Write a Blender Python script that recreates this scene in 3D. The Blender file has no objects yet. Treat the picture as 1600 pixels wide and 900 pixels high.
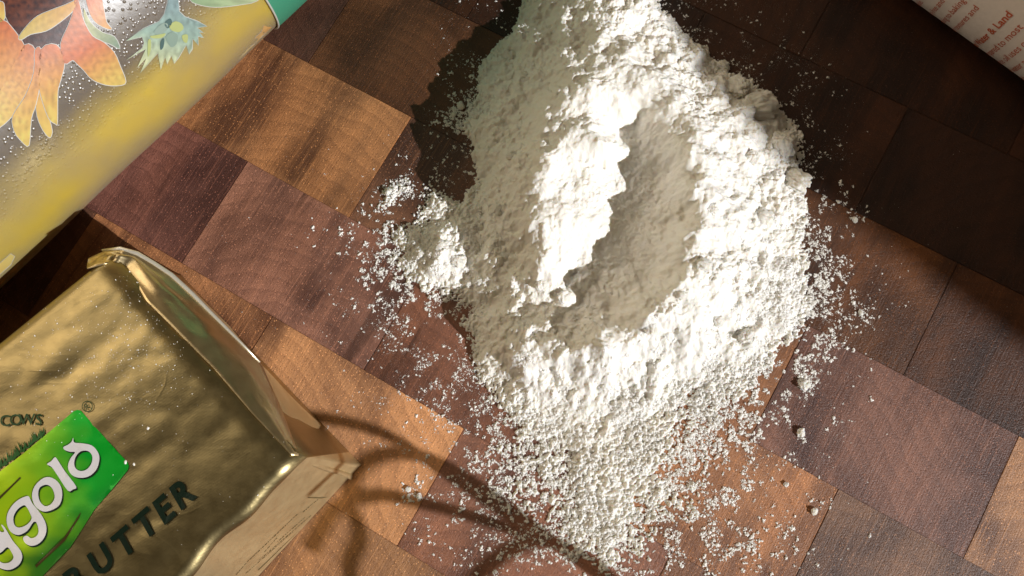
import bpy, bmesh, math, random
import numpy as np
from mathutils import Vector, Matrix
from mathutils.bvhtree import BVHTree
from mathutils.geometry import delaunay_2d_cdt

random.seed(7); RNG = np.random.default_rng(11)
S = bpy.context.scene
COL = S.collection
R = math.radians

# ------------------------------------------------------------------ camera
FPX, DIST, TILT = 1209.0, 0.22, R(11.7)
CAM = Vector((DIST*math.sin(TILT)*.28, -DIST*math.sin(TILT)*.96, DIST*math.cos(TILT)))
FW = (-CAM).normalized()
RT = Vector((1, 0, 0)); RT = (RT - RT.dot(FW)*FW).normalized()
UP = RT.cross(FW)
cd = bpy.data.cameras.new('camera'); cam = bpy.data.objects.new('camera', cd); COL.objects.link(cam)
cd.sensor_width = 36; cd.lens = 36*FPX/1600; cd.clip_start = .005; cd.clip_end = 50
m = Matrix((RT, UP, -FW)).transposed().to_4x4(); m.translation = CAM
cam.matrix_world = m
S.camera = cam

def ray(x, y):
    return (FW*FPX + RT*(x-800) - UP*(y-450)).normalized()
def at(x, y, z=0.0):
    d = ray(x, y); return CAM + d*((z-CAM.z)/d.z)

# ------------------------------------------------------------------ light
SUN_EL = R(28); SUN_T = Vector((-.85*math.cos(SUN_EL)/1.0017, .53*math.cos(SUN_EL)/1.0017, -math.sin(SUN_EL))).normalized()   # travel direction
w = bpy.data.worlds.new('World'); S.world = w; w.use_nodes = True
bg = w.node_tree.nodes['Background']; bg.inputs[0].default_value = (1.0, .79, .52, 1); bg.inputs[1].default_value = .065

def lamp(name, typ, loc, aim, energy, color, **kw):
    ld = bpy.data.lights.new(name, typ); ld.energy = energy; ld.color = color
    for k, v in kw.items(): setattr(ld, k, v)
    o = bpy.data.objects.new(name, ld); COL.objects.link(o); o.location = loc
    o.rotation_euler = (Vector(aim)-Vector(loc)).to_track_quat('-Z', 'Y').to_euler()
    return o
lamp('low_light_through_window', 'SPOT', -SUN_T*5, (0, 0, 0), 1420, (.98, .985, 1.0), spot_size=R(14), spot_blend=.3, shadow_soft_size=.018)
lamp('window_glow', 'AREA', (-.85, .42, 1.05), (-.08, 0, 0), 1.5, (1, .97, .92), shape='RECTANGLE', size=.9, size_y=.8)

lamp('added_warm_fill', 'AREA', (-.95, .60, .85), (0, 0, 0), 6.0, (1, .78, .50), shape='RECTANGLE', size=1.1, size_y=.8)  # fill lamp added to lift the shaded flour, no such window known

S.view_settings.view_transform = 'Standard'; S.view_settings.look = 'None'
S.view_settings.exposure = 0.0; S.view_settings.gamma = 1
S.render.engine = 'CYCLES'
S.cycles.use_denoising = True
S.cycles.max_bounces = 10; S.cycles.diffuse_bounces = 6; S.cycles.transmission_bounces = 8
S.cycles.sample_clamp_indirect = 6
S.render.film_transparent = False

# ------------------------------------------------------------------ helpers
def link(o, parent=None):
    COL.objects.link(o)
    if parent: o.parent = parent
    return o
def mesh(name, verts, faces, mat, parent=None, smooth=True):
    me = bpy.data.meshes.new(name); me.from_pydata([tuple(v) for v in verts], [], [tuple(f) for f in faces]); me.update()
    if smooth: me.polygons.foreach_set('use_smooth', [True]*len(me.polygons))
    if mat: me.materials.append(mat)
    return link(bpy.data.objects.new(name, me), parent)
def np_mesh(name, V, T, mat, parent=None, smooth=True):
    me = bpy.data.meshes.new(name)
    me.vertices.add(len(V)); me.vertices.foreach_set('co', np.asarray(V, np.float32).ravel())
    k = T.shape[1]; me.loops.add(T.size); me.loops.foreach_set('vertex_index', T.astype(np.int32).ravel())
    me.polygons.add(len(T)); me.polygons.foreach_set('loop_start', np.arange(0, T.size, k, dtype=np.int32))
    me.polygons.foreach_set('loop_total', np.full(len(T), k, np.int32))
    if smooth: me.polygons.foreach_set('use_smooth', np.ones(len(T), bool))
    me.update(calc_edges=True); me.validate()
    if mat: me.materials.append(mat)
    return link(bpy.data.objects.new(name, me), parent)
def empty(name, loc=(0, 0, 0)):
    o = bpy.data.objects.new(name, None); o.location = loc; o.empty_display_size = .01; return link(o)
def tag(o, label=None, cat=None, group=None, kind=None):
    if label: o['label'] = label
    if cat: o['category'] = cat
    if group: o['group'] = group
    if kind: o['kind'] = kind
    return o
def adopt(child, parent):
    child.parent = parent; child.matrix_parent_inverse = Matrix.Translation(-parent.location); return child
def tube(name, pts, rad, mat, parent=None, seg=8, caps=True):
    pts = [Vector(p) for p in pts]; V = []; Fc = []
    prev = None
    for i, p in enumerate(pts):
        t = (pts[min(i+1, len(pts)-1)]-pts[max(i-1, 0)]).normalized()
        if prev is None:
            a = t.orthogonal().normalized()
        else:
            a = (prev - prev.dot(t)*t).normalized()
        prev = a; b = t.cross(a)
        rr = rad[i] if hasattr(rad, '__len__') else rad
        for k in range(seg):
            an = 2*math.pi*k/seg; V.append(p+(a*math.cos(an)+b*math.sin(an))*rr)
    for i in range(len(pts)-1):
        for k in range(seg):
            Fc.append((i*seg+k, i*seg+(k+1) % seg, (i+1)*seg+(k+1) % seg, (i+1)*seg+k))
    if caps:
        Fc.append(tuple(range(seg))[::-1]); Fc.append(tuple(range((len(pts)-1)*seg, len(pts)*seg)))
    return mesh(name, V, Fc, mat, parent)
def lathe(name, prof, mat, parent=None, seg=48, origin=(0, 0, 0), axis=None):
    """prof: (radius, along) pairs; axis: Matrix 3x3 with columns side, side2, along"""
    A = axis or Matrix.Identity(3); o = Vector(origin); V = []; Fc = []
    for r_, h in prof:
        for k in range(seg):
            a = 2*math.pi*k/seg; V.append(o + A @ Vector((r_*math.cos(a), r_*math.sin(a), h)))
    for i in range(len(prof)-1):
        for k in range(seg):
            Fc.append((i*seg+k, i*seg+(k+1) % seg, (i+1)*seg+(k+1) % seg, (i+1)*seg+k))
    Fc.append(tuple(range(seg))[::-1]); Fc.append(tuple(range((len(prof)-1)*seg, len(prof)*seg)))
    return mesh(name, V, Fc, mat, parent)

class NT:
    def __init__(s, name):
        s.m = bpy.data.materials.new(name); s.m.use_nodes = True; s.t = s.m.node_tree
        s.b = s.t.nodes['Principled BSDF']; s.out = s.t.nodes['Material Output']
    def n(s, typ, **kw):
        nd = s.t.nodes.new(typ)
        for k, v in kw.items():
            if k.startswith('i_'):
                key = k[2:]; key = int(key) if key.isdigit() else key.replace('_', ' ')
                nd.inputs[key].default_value = v
            else: setattr(nd, k, v)
        return nd
    def l(s, a, b): s.t.links.new(a, b)
    def val(s, node, key, v):
        if hasattr(v, 'is_output'): s.l(v, node.inputs[key])
        else: node.inputs[key].default_value = v
    def math(s, op, a, b=0.0, c=None):
        nd = s.n('ShaderNodeMath', operation=op); s.val(nd, 0, a); s.val(nd, 1, b)
        if c is not None: s.val(nd, 2, c)
        return nd.outputs[0]
    def mix(s, fac, a, b, blend='MIX'):
        nd = s.n('ShaderNodeMix', data_type='RGBA', blend_type=blend)
        s.val(nd, 0, fac); s.val(nd, 6, a); s.val(nd, 7, b); return nd.outputs[2]
    def ramp(s, fac, stops):
        nd = s.n('ShaderNodeValToRGB'); s.l(fac, nd.inputs[0]); e = nd.color_ramp.elements
        while len(e) < len(stops): e.new(.5)
        for el, (p, c) in zip(e, stops): el.position = p; el.color = (*c, 1) if len(c) == 3 else c
        return nd.outputs[0]
    def noise(s, vec, scale, detail=3, rough=.55, dist=0.0):
        nd = s.n('ShaderNodeTexNoise'); s.l(vec, nd.inputs['Vector'])
        nd.inputs['Scale'].default_value = scale; nd.inputs['Detail'].default_value = detail
        nd.inputs['Roughness'].default_value = rough; nd.inputs['Distortion'].default_value = dist
        return nd.outputs['Fac']
    def mapping(s, vec, scale=(1, 1, 1), rot=(0, 0, 0), loc=(0, 0, 0)):
        nd = s.n('ShaderNodeMapping'); s.l(vec, nd.inputs[0])
        nd.inputs['Scale'].default_value = scale; nd.inputs['Rotation'].default_value = rot; nd.inputs['Location'].default_value = loc
        return nd.outputs[0]
    def bump(s, h, strength, dist, normal=None):
        nd = s.n('ShaderNodeBump'); s.l(h, nd.inputs['Height']); nd.inputs['Strength'].default_value = strength; nd.inputs['Distance'].default_value = dist
        if normal is not None: s.l(normal, nd.inputs['Normal'])
        return nd.outputs[0]
    def set(s, **kw):
        for k, v in kw.items():
            s.val(s.b, k.replace('_', ' '), v)
        return s

def plain(name, col, rough=.5, metal=0.0, grain=0.0, scale=900):
    t = NT(name); co = t.n('ShaderNodeTexCoord').outputs['Object']
    nz = t.noise(co, scale, 4)
    c = t.mix(t.math('MULTIPLY', nz, .25), (*col, 1), tuple(x*.72 for x in col)+(1,))
    t.set(Base_Color=c, Roughness=rough, Metallic=metal)
    if grain: t.set(Normal=t.bump(nz, grain, .0003))
    return t.m

# ------------------------------------------------------------------ materials
def mat_wood():
    t = NT('end_grain_walnut'); tc = t.n('ShaderNodeTexCoord'); oi = t.n('ShaderNodeObjectInfo')
    co = tc.outputs['Object']
    rnd = oi.outputs['Random']
    # shift every block to its own place in the pattern
    off = t.n('ShaderNodeCombineXYZ'); t.l(t.math('MULTIPLY', rnd, 37.0), off.inputs[0]); t.l(t.math('MULTIPLY', rnd, 91.0), off.inputs[1]); t.l(t.math('MULTIPLY', rnd, 13.0), off.inputs[2])
    va = t.n('ShaderNodeVectorMath', operation='ADD'); t.l(co, va.inputs[0]); t.l(off.outputs[0], va.inputs[1]); p = va.outputs[0]
    # growth rings round a pith outside the block
    cen = t.n('ShaderNodeCombineXYZ'); t.l(t.math('MULTIPLY_ADD', t.math('FRACT', t.math('MULTIPLY', rnd, 7.31)), .12, -.06), cen.inputs[0])
    t.l(t.math('MULTIPLY_ADD', t.math('FRACT', t.math('MULTIPLY', rnd, 17.7)), .06, -.095), cen.inputs[1])
    sub = t.n('ShaderNodeVectorMath', operation='SUBTRACT'); t.l(co, sub.inputs[0]); t.l(cen.outputs[0], sub.inputs[1])
    flat = t.n('ShaderNodeVectorMath', operation='MULTIPLY'); t.l(sub.outputs[0], flat.inputs[0]); flat.inputs[1].default_value = (1, 1, 0)
    ln = t.n('ShaderNodeVectorMath', operation='LENGTH'); t.l(flat.outputs[0], ln.inputs[0])
    warp = t.noise(p, 38, 3)
    rad = t.math('ADD', ln.outputs['Value'], t.math('MULTIPLY', t.math('SUBTRACT', warp, .5), .014))
    ring = t.math('FRACT', t.math('MULTIPLY', rad, 230.0))
    ring = t.ramp(ring, [(0, (0, 0, 0)), (.65, (.55, .55, .55)), (.9, (1, 1, 1)), (1, (0, 0, 0))])
    broad = t.noise(t.mapping(p, (1, .8, 1)), 36, 3, .5, .5)
    broadr = t.ramp(broad, [(.38, (0, 0, 0)), (.60, (1, 1, 1))])
    band = t.noise(t.mapping(p, (1, .22, .3), rot=(0, 0, .06)), 70, 3, .55, .25)
    # saw marks across the row direction
    saw = t.noise(t.mapping(co, (1, .025, 1)), 1500, 4, .8)
    pores = t.n('ShaderNodeTexVoronoi', feature='F1'); t.l(p, pores.inputs['Vector']); pores.inputs['Scale'].default_value = 1500; pores.inputs['Randomness'].default_value = 1
    pore = t.ramp(pores.outputs['Distance'], [(.12, (0, 0, 0)), (.38, (1, 1, 1))])
    fine = t.noise(p, 2600, 3, .7)
    base = oi.outputs['Color']
    dark = t.mix(1.0, base, (.30, .26, .28, 1), 'MULTIPLY')
    lite = t.mix(1.0, base, (1.9, 1.8, 1.6, 1), 'MULTIPLY')
    c = t.mix(broadr, dark, base)
    c = t.mix(t.math('MULTIPLY', t.ramp(band, [(.46, (0, 0, 0)), (.74, (1, 1, 1))]), .6), c, lite)
    c = t.mix(t.math('MULTIPLY', ring, .32), c, dark)
    c = t.mix(t.math('MULTIPLY', t.math('SUBTRACT', 1.0, pore), .45), c, dark)
    c = t.mix(t.math('MULTIPLY', t.ramp(saw, [(.52, (0, 0, 0)), (.74, (1, 1, 1))]), .55), c, lite)
    glint = t.n('ShaderNodeTexVoronoi', feature='F1'); t.l(p, glint.inputs['Vector']); glint.inputs['Scale'].default_value = 1100
    c = t.mix(t.math('MULTIPLY', t.ramp(glint.outputs['Distance'], [(.10, (1, 1, 1)), (.24, (0, 0, 0))]), .55), c, t.mix(1.0, base, (2.6, 2.5, 2.3, 1), 'MULTIPLY'))  # pale specks painted in for specular glints off the pores
    # dark cracks and mineral streaks that follow the rays
    streak = t.noise(t.mapping(p, (1, .12, .2), rot=(0, 0, .25)), 120, 4, .6, .9)
    c = t.mix(t.math('MULTIPLY', t.ramp(streak, [(.63, (0, 0, 0)), (.72, (1, 1, 1))]), .7), c, t.mix(1.0, base, (.2, .16, .15, 1), 'MULTIPLY'))
    h = t.math('ADD', t.math('MULTIPLY', pore, .18), t.math('ADD', t.math('MULTIPLY', saw, .75), t.math('MULTIPLY', fine, .8)))
    nrm = t.bump(h, .8, .00026)
    rough = t.math('MULTIPLY_ADD', broad, .18, .34)
    t.set(Base_Color=c, Roughness=rough, Normal=nrm, Specular_IOR_Level=.45)
    return t.m
def mat_flour(name='white_flour', sss=.45, a_=(.86, .815, .725, 1), b_=(.88, .855, .80, 1)):
    t = NT(name); co = t.n('ShaderNodeTexCoord').outputs['Object']
    a = t.noise(co, 1400, 5, .75); b = t.noise(co, 110, 3)
    c = t.mix(b, a_, b_)
    h = t.math('ADD', a, t.math('MULTIPLY', t.noise(co, 3400, 2, .7), .6))
    t.set(Base_Color=c, Roughness=.95, Specular_IOR_Level=.12, Normal=t.bump(h, .55, .00045), Subsurface_Weight=sss, Subsurface_Scale=.0011, Subsurface_Radius=(1, .8, .55))
    return t.m
def mat_foil(name='gold_foil', tint=(.43, .34, .165), rough=.33, rot=0.0, bump=.15):
    t = NT(name); co = t.n('ShaderNodeTexCoord').outputs['Object']
    big = t.noise(co, 60, 3, .5, .4); mid = t.noise(t.mapping(co, (.35, 1, 1), rot=(0, 0, -R(42))), 105, 3, .5, .6)
    rib = t.n('ShaderNodeTexWave', wave_type='BANDS', bands_direction='Y'); t.l(t.mapping(co, rot=(0, 0, -R(33)+rot)), rib.inputs[0])
    rib.inputs['Scale'].default_value = 560; rib.inputs['Distortion'].default_value = .6
    h = t.math('ADD', t.math('MULTIPLY', mid, 1.0), t.math('ADD', t.math('MULTIPLY', rib.outputs['Fac'], .016), t.math('MULTIPLY', t.noise(co, 1500, 3, .6), .12)))
    cr = t.noise(t.mapping(co, (.55, 1, 1), rot=(0, 0, -R(50))), 70, 2, .45, .9)
    crease = t.ramp(t.math('ABSOLUTE', t.math('SUBTRACT', cr, .5)), [(0, (1, 1, 1)), (.035, (0, 0, 0))])
    h = t.math('ADD', h, t.math('MULTIPLY', t.math('MULTIPLY', crease, t.ramp(big, [(.45, (0, 0, 0)), (.62, (1, 1, 1))])), .12))
    c = t.mix(big, (*tint, 1), tuple(x*.86 for x in tint)+(1,))
    sc = t.noise(co, 330, 4, .7)
    t.set(Base_Color=c, Metallic=1.0, Roughness=t.math('MULTIPLY_ADD', sc, .22, rough-.08), Normal=t.bump(h, bump, .0012))
    return t.m
def mat_attr(name, rough=.45, metal=0.0, spec=.4, noise_amt=.25, scale=900):
    """printed ink: colour from the face corner layer 'ink' with fine grain"""
    t = NT(name); at_ = t.n('ShaderNodeAttribute', attribute_name='ink'); co = t.n('ShaderNodeTexCoord').outputs['Object']
    nz = t.noise(co, scale, 4, .6); n2 = t.noise(t.mapping(co, (1, .3, 1), rot=(0, 0, .5)), 420, 3, .6)
    c = t.mix(t.math('MULTIPLY', n2, noise_amt), at_.outputs['Color'], t.mix(1.0, at_.outputs['Color'], (.72, .55, .42, 1), 'MULTIPLY'))
    t.set(Base_Color=c, Roughness=rough, Metallic=metal, Specular_IOR_Level=spec, Normal=t.bump(nz, .07, .0003))
    return t.m
def mat_bottle():
    t = NT('frosted_bottle_of_oil'); co = t.n('ShaderNodeTexCoord').outputs['Object']
    # beads of air under the clear film
    v = t.n('ShaderNodeTexVoronoi', feature='F1'); t.l(co, v.inputs['Vector']); v.inputs['Scale'].default_value = 950; v.inputs['Randomness'].default_value = 1
    bead = t.ramp(v.outputs['Distance'], [(.0, (1, 1, 1)), (.30, (.25, .25, .25)), (.38, (0, 0, 0))])
    where = t.ramp(t.noise(co, 60, 3, .6), [(.30, (0, 0, 0)), (.46, (1, 1, 1))])
    sp_ = t.n('ShaderNodeSeparateXYZ'); t.l(co, sp_.inputs[0])
    bead = t.math('MULTIPLY', bead, t.math('MULTIPLY', where, t.ramp(t.math('MULTIPLY', sp_.outputs[2], 10.0), [(.40, (0, 0, 0)), (.50, (1, 1, 1))])))
    soft = t.noise(co, 900, 3, .6)
    n = t.bump(t.math('ADD', bead, t.math('MULTIPLY', soft, .16)), .32, .0006)
    # the bottle lies on its side: oil below, air and droplets in the space above it
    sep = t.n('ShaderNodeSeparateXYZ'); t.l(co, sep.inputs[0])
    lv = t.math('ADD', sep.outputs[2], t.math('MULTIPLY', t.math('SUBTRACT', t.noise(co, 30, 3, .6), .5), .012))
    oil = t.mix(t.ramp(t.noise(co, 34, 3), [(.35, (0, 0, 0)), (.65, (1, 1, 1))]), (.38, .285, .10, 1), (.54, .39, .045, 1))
    oil = t.mix(t.ramp(t.math('MULTIPLY', lv, 10.0), [(.20, (1, 1, 1)), (.36, (0, 0, 0))]), oil, (.33, .27, .16, 1))  # beige low on the flank: coat haze along the rim painted in
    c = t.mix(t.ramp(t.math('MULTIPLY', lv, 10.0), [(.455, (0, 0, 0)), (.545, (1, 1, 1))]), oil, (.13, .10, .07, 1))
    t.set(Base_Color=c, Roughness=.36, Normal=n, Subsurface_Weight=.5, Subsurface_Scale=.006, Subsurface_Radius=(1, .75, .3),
          Coat_Weight=.7, Coat_Roughness=.36, Coat_Normal=n, Specular_IOR_Level=.8)
    return t.m
def mat_paper(name, col):
    t = NT(name); co = t.n('ShaderNodeTexCoord').outputs['Object']
    a = t.noise(co, 700, 5, .65); b = t.noise(co, 90, 3)
    t.set(Base_Color=t.mix(a, (*col, 1), tuple(x*.86 for x in col)+(1,)), Roughness=.75, Normal=t.bump(t.math('ADD', a, b), .25, .0004))
    return t.m

M_WOOD = mat_wood(); M_FLOUR = mat_flour(); M_GRAIN = mat_flour('loose_flour_grains', 0.0, (.92, .89, .83, 1), (.94, .92, .88, 1)); M_FOIL = mat_foil(); M_BOTTLE = mat_bottle()
M_SIDE = mat_foil('gold_foil_side', (.80, .66, .38), .50, .3, .16)  # same foil, paler and rougher, so the sun-facing wall reads bright
M_FOLD = mat_foil('gold_foil_fold', (.80, .64, .37), .33, .7)
M_INK = mat_attr('printed_film', .38, spec=.5, noise_amt=.12)
M_FOILINK = mat_attr('ink_on_foil', .33, .35, .5, .12)
M_GREENFILM = mat_attr('green_ink_on_foil', .30, .45, .5, .12)
M_PAPER = mat_paper('ivory_paper', (.88, .75, .67)); M_RED = plain('red_ink', (.60, .12, .045), .6)
M_CASTER = mat_paper('shade_caster_paper', (.55, .40, .26)); M_STEEL = plain('steel_wire', (.6, .6, .6), .25, 1.0)
M_JAR = plain('glazed_stoneware', (.5, .48, .44), .3); M_TOP = plain('dark_worktop', (.04, .03, .025), .5, grain=.2)
M_GREEN = plain('green_film', (.05, .27, .16), .42, scale=2500)

# ------------------------------------------------------------------ board of end grain blocks
ROW = R(-29.1); E1 = Vector((math.cos(ROW), math.sin(ROW), 0)); E2 = Vector((-E1.y, E1.x, 0))
THK = .0357; LINE_B = -.0050
board = empty('cutting_board'); tag(board, 'dark walnut end grain cutting board of staggered rectangular blocks under the flour', 'cutting board')
JOINTS = {0: [-.0523, .0121, .0766, .1371], 1: [-.0898, -.0250, .0398, .1046], -1: [-.0886, -.0249, .0387, .1024], -2: [-.0560, .0080, .0720, .1340], 2: [-.0540, .0090, .0740, .1370]}
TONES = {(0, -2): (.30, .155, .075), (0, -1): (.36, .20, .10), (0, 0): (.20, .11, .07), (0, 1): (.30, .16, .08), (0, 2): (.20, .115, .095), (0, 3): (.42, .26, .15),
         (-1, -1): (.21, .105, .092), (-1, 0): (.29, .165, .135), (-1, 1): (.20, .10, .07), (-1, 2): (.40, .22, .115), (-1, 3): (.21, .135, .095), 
         (1, -1): (.16, .095, .08), (1, 0): (.20, .11, .06), (1, 1): (.13, .06, .033), (1, 2): (.22, .115, .045), (1, 3): (.16, .08, .036),  # upper tones lowered where shade covers the board
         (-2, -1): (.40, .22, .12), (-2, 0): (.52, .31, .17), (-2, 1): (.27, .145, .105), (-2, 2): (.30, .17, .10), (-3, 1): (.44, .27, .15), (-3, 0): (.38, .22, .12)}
def bevel_box(name, sx, sy, sz, bev):
    bm = bmesh.new(); bmesh.ops.create_cube(bm, size=1)
    for v in bm.verts: v.co = Vector((v.co.x*sx, v.co.y*sy, v.co.z*sz - sz/2))
    bmesh.ops.bevel(bm, geom=bm.edges[:], offset=bev, segments=2, affect='EDGES')
    me = bpy.data.meshes.new(name); bm.to_mesh(me); bm.free(); me.materials.append(M_WOOD); return me
cache = {}
for row in range(-6, 6):
    js = JOINTS.get(row) or [(-.0886 if row % 2 else -.0540)+i*.0642 for i in range(4)]
    js = [js[0]-.0642*k for k in (3, 2, 1)] + js + [js[-1]+.0642*k for k in (1, 2, 3)]
    for i in range(len(js)-1):
        L = js[i+1]-js[i]; key = round(L, 4)
        if key not in cache: cache[key] = bevel_box('wood_block', L-.00007, THK-.00007, .03, .00013)
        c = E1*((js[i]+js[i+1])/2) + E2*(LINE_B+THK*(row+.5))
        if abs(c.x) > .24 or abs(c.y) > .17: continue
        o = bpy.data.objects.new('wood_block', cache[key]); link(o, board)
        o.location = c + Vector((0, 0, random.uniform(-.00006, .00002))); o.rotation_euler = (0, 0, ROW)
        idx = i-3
        tone = TONES.get((row, idx)) or (random.choice([(.12, .055, .03), (.15, .07, .035), (.10, .046, .026)]) if row > 1 else None) or random.choice([(.20, .11, .075), (.30, .165, .085), (.15, .085, .07), (.36, .20, .11)])  # top rows draw from a dark palette that stands in for shade
        k_ = (.6 if row > 1 else .9) if row > 0 else 1.75; o.color = (tone[0]*.62*k_, tone[1]*(.50 if row <= 0 else .42)*k_, tone[2]*(.41 if row <= 0 else .30)*k_, 1)  # shade put into the colour: upper rows darker and redder, sunlit rows lifted
wt = mesh('worktop', [(-1.2, -1.2, -.0305), (1.2, -1.2, -.0305), (1.2, 1.2, -.0305), (-1.2, 1.2, -.0305)], [(0, 1, 2, 3)], M_TOP, smooth=False); tag(wt, kind='structure')

# ------------------------------------------------------------------ noise in numpy
def vnoise(x, y, seed):
    g = np.random.default_rng(seed); P = g.random((257, 257)); P[256] = P[0]; P[:, 256] = P[:, 0]
    xi = np.floor(x).astype(int); yi = np.floor(y).astype(int); fx = x-xi; fy = y-yi
    fx = fx*fx*fx*(fx*(fx*6-15)+10); fy = fy*fy*fy*(fy*(fy*6-15)+10); xi &= 255; yi &= 255
    a = P[yi, xi]*(1-fx)+P[yi, xi+1]*fx; b = P[yi+1, xi]*(1-fx)+P[yi+1, xi+1]*fx
    return (a*(1-fy)+b*fy)*2-1
def fbm(x, y, seed, oct=4, gain=.5):
    s = 0; a = 1
    for i in range(oct): s = s+a*vnoise(x*2**i+i*17.3, y*2**i+i*9.1, seed+i); a *= gain
    return s
def domes(x, y, seed, fill=.8):
    """rounded lumps of uneven size scattered on a jittered lattice: 0..1"""
    g = np.random.default_rng(seed); N = 256
    JX = g.random((N, N)); JY = g.random((N, N)); RR = .35+.6*g.random((N, N)); HH = np.where(g.random((N, N)) < fill, .45+.55*g.random((N, N)), 0)
    xi = np.floor(x).astype(int); yi = np.floor(y).astype(int); best = np.zeros_like(x)
    for dx in (-1, 0, 1):
        for dy in (-1, 0, 1):
            cx = xi+dx; cy = yi+dy; ix = cx & 255; iy = cy & 255
            d2 = (x-cx-JX[iy, ix])**2+(y-cy-JY[iy, ix])**2; r2 = RR[iy, ix]**2
            best = np.maximum(best, HH[iy, ix]*RR[iy, ix]*np.sqrt(np.maximum(0, 1-d2/r2)))
    return best

# ------------------------------------------------------------------ flour
CTRL = [  # photo pixel x, y, height in mm
 (835,415,18),(838,350,22.5),(845,245,24),(890,237,22.5),(935,226,23),(930,140,23),(935,80,19),(940,20,15),(940,-60,9),
 (790,300,13),(755,300,4),(800,180,10),(770,120,4),(850,150,16),(860,60,10),(800,60,4),(880,0,8),(840,10,3),(800,420,10),(765,420,4),(790,490,9),(760,500,4),
 (880,300,20),(900,380,15),(940,260,13.5),(940,180,18),(905,420,9),(870,340,22),
 (985,250,9.5),(1000,330,8.5),(985,400,9.5),(965,200,11),(1000,180,13),(950,440,11),(1020,430,13),(1040,260,12),(1045,340,12),
 (1000,130,20),(1050,160,20),(970,120,21),
 (1070,230,22),(1080,300,23),(1072,370,23.5),(1068,430,24),
 (1015,490,24),(945,545,21),(870,562,16.5),(800,558,11),
 (900,470,10),(850,480,10.5),(945,495,11.5),
 (1130,200,13),(1150,300,12.5),(1140,400,13.5),(1120,480,13.5),(1060,530,14),(1100,545,8),(1180,220,8),(1190,300,7),(1200,380,5.5),(1200,460,5),(1170,530,4),(1225,500,2),(1240,320,2),(1100,120,8),(1050,80,9),(1010,40,8),(1135,130,5),(1000,0,7),(1000,-60,5),
 (1000,560,12),(1000,610,4.5),(930,600,6.5),(850,600,4.5),(790,590,2.5),(930,660,1.8),(1040,640,1.2),(860,660,1.1),(950,740,.9),(960,800,.9),(960,850,.7),(890,740,.45),(1030,740,.4),(830,700,.25),(1100,640,.05),(1080,600,1.2),(900,700,.8),(1000,700,.8),
 (700,400,6.5),(670,405,4.5),(645,405,2.2),(607,300,.7),(690,370,3),(740,380,3),(720,440,2),(735,480,.4),(690,322,1.6),(720,510,.1),
 (600,400,-1.3),(560,400,-4),(620,470,-3),(690,500,-1.2),(690,560,-2),(740,560,-.9),(730,620,-1.4),(760,660,-.9),(770,760,-.7),(780,830,-1.5),(860,850,-.9),(930,890,-.5),(1020,850,-.6),(1100,800,-.9),(1150,720,-1),(1160,640,-.8),(1200,580,-1),(1260,560,-2),(1285,480,-1.5),(1275,400,-1.2),(1290,320,-2),(1270,230,-2),(1225,150,-2),(1155,90,-2),(1085,50,-2),(1055,0,-3),(1040,-60,-3),
 (740,250,-.8),(718,205,-1.2),(738,175,1.2),(700,250,-3),(735,130,-2),(770,70,-2),(800,20,-2),(820,-50,-3),(720,310,-1.4),(640,330,-1.5),(680,280,-2),(690,150,-2.5),
 (500,0,-10),(500,900,-10),(1400,0,-10),(1400,900,-10),(1400,450,-8),(500,450,-8),(900,1000,-5),(600,150,-8),(640,700,-4),(1250,750,-4),(1300,100,-6),(1200,0,-6)]
CP = np.array([list(at(x, y, max(h, 0)*.001)) for x, y, h in CTRL]); CXY = CP[:, :2]*1e3; CH = np.array([c[2] for c in CTRL], float)
n_ = len(CH); A = np.zeros((n_+3, n_+3)); A[:n_, :n_] = -np.linalg.norm(CXY[:, None]-CXY[None], axis=2)
A[:n_, :n_] -= np.eye(n_)*.6
A[:n_, n_] = A[n_, :n_] = 1; A[:n_, n_+1:] = CXY; A[n_+1:, :n_] = CXY.T
W = np.linalg.solve(A, np.concatenate([CH, np.zeros(3)]))
def env(x, y):          # mm in, mm out
    h = W[n_]+W[n_+1]*x+W[n_+2]*y
    for (cx, cy), wi in zip(CXY, W[:n_]): h = h-wi*np.sqrt((x-cx)**2+(y-cy)**2)
    return h
STEP = .2
gx = np.arange(-46, 84, STEP); gy = np.arange(-90, 114, STEP)
GX, GY = np.meshgrid(gx, gy)
wx = GX+1.7*fbm(GX/8, GY/8, 3, 4); wy = GY+1.7*fbm(GX/8, GY/8, 13, 4)
H0 = env(wx, wy)
well_c = at(985, 300, .009)
well = np.exp(-(((GX-well_c.x*1e3-1.5)/10.5)**2+((GY-well_c.y*1e3)/25.0)**2)**2)      # spooned hollow: smooth
well2 = np.exp(-((GX-well_c.x*1e3-1.5)/19.0)**2-((GY-well_c.y*1e3+3)/32.0)**2)
thick = np.clip(H0/4.0, 0, 1)*(1-.85*well)*(1-.6*well2)
tn = np.clip((H0+1.2)/2.0, 0, 1)
L1 = domes(wx/7.0, wy/7.0, 21, .75); L2 = domes(wx/3.4+5, wy/3.4, 22, .8); L3 = domes(wx/1.7, wy/1.7+3, 23, .8); L4 = domes(wx/.85, wy/.85, 24, .85); L5 = domes(GX/.5, GY/.5, 25, .9)
f1 = fbm(GX/5.0, GY/5.0, 31, 4, .55); f2 = fbm(GX/1.3, GY/1.3, 41, 3, .6); f3 = fbm(GX/.6, GY/.6, 51, 2, .6); f4 = fbm(GX/2.6, GY/2.6, 55, 5, .72)
PM = np.clip(.55+.95*fbm(GX/13+7, GY/13, 91, 3), .12, 1.35)
H = H0 + thick*(1.6*L1+.9*L2+1.3*f1-.8) + PM*np.clip(thick+.15, 0, 1)*(.60*L3+.26*f2) + PM*(.35+.65*(1-well))*(.26*L4+.13*f3+.12*f4) + .10*L5*tn
H += (1-np.clip(H0/3.0, 0, 1))*(.42*f2+.42*f1+.55*f3+.25*L3-.14)
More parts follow.
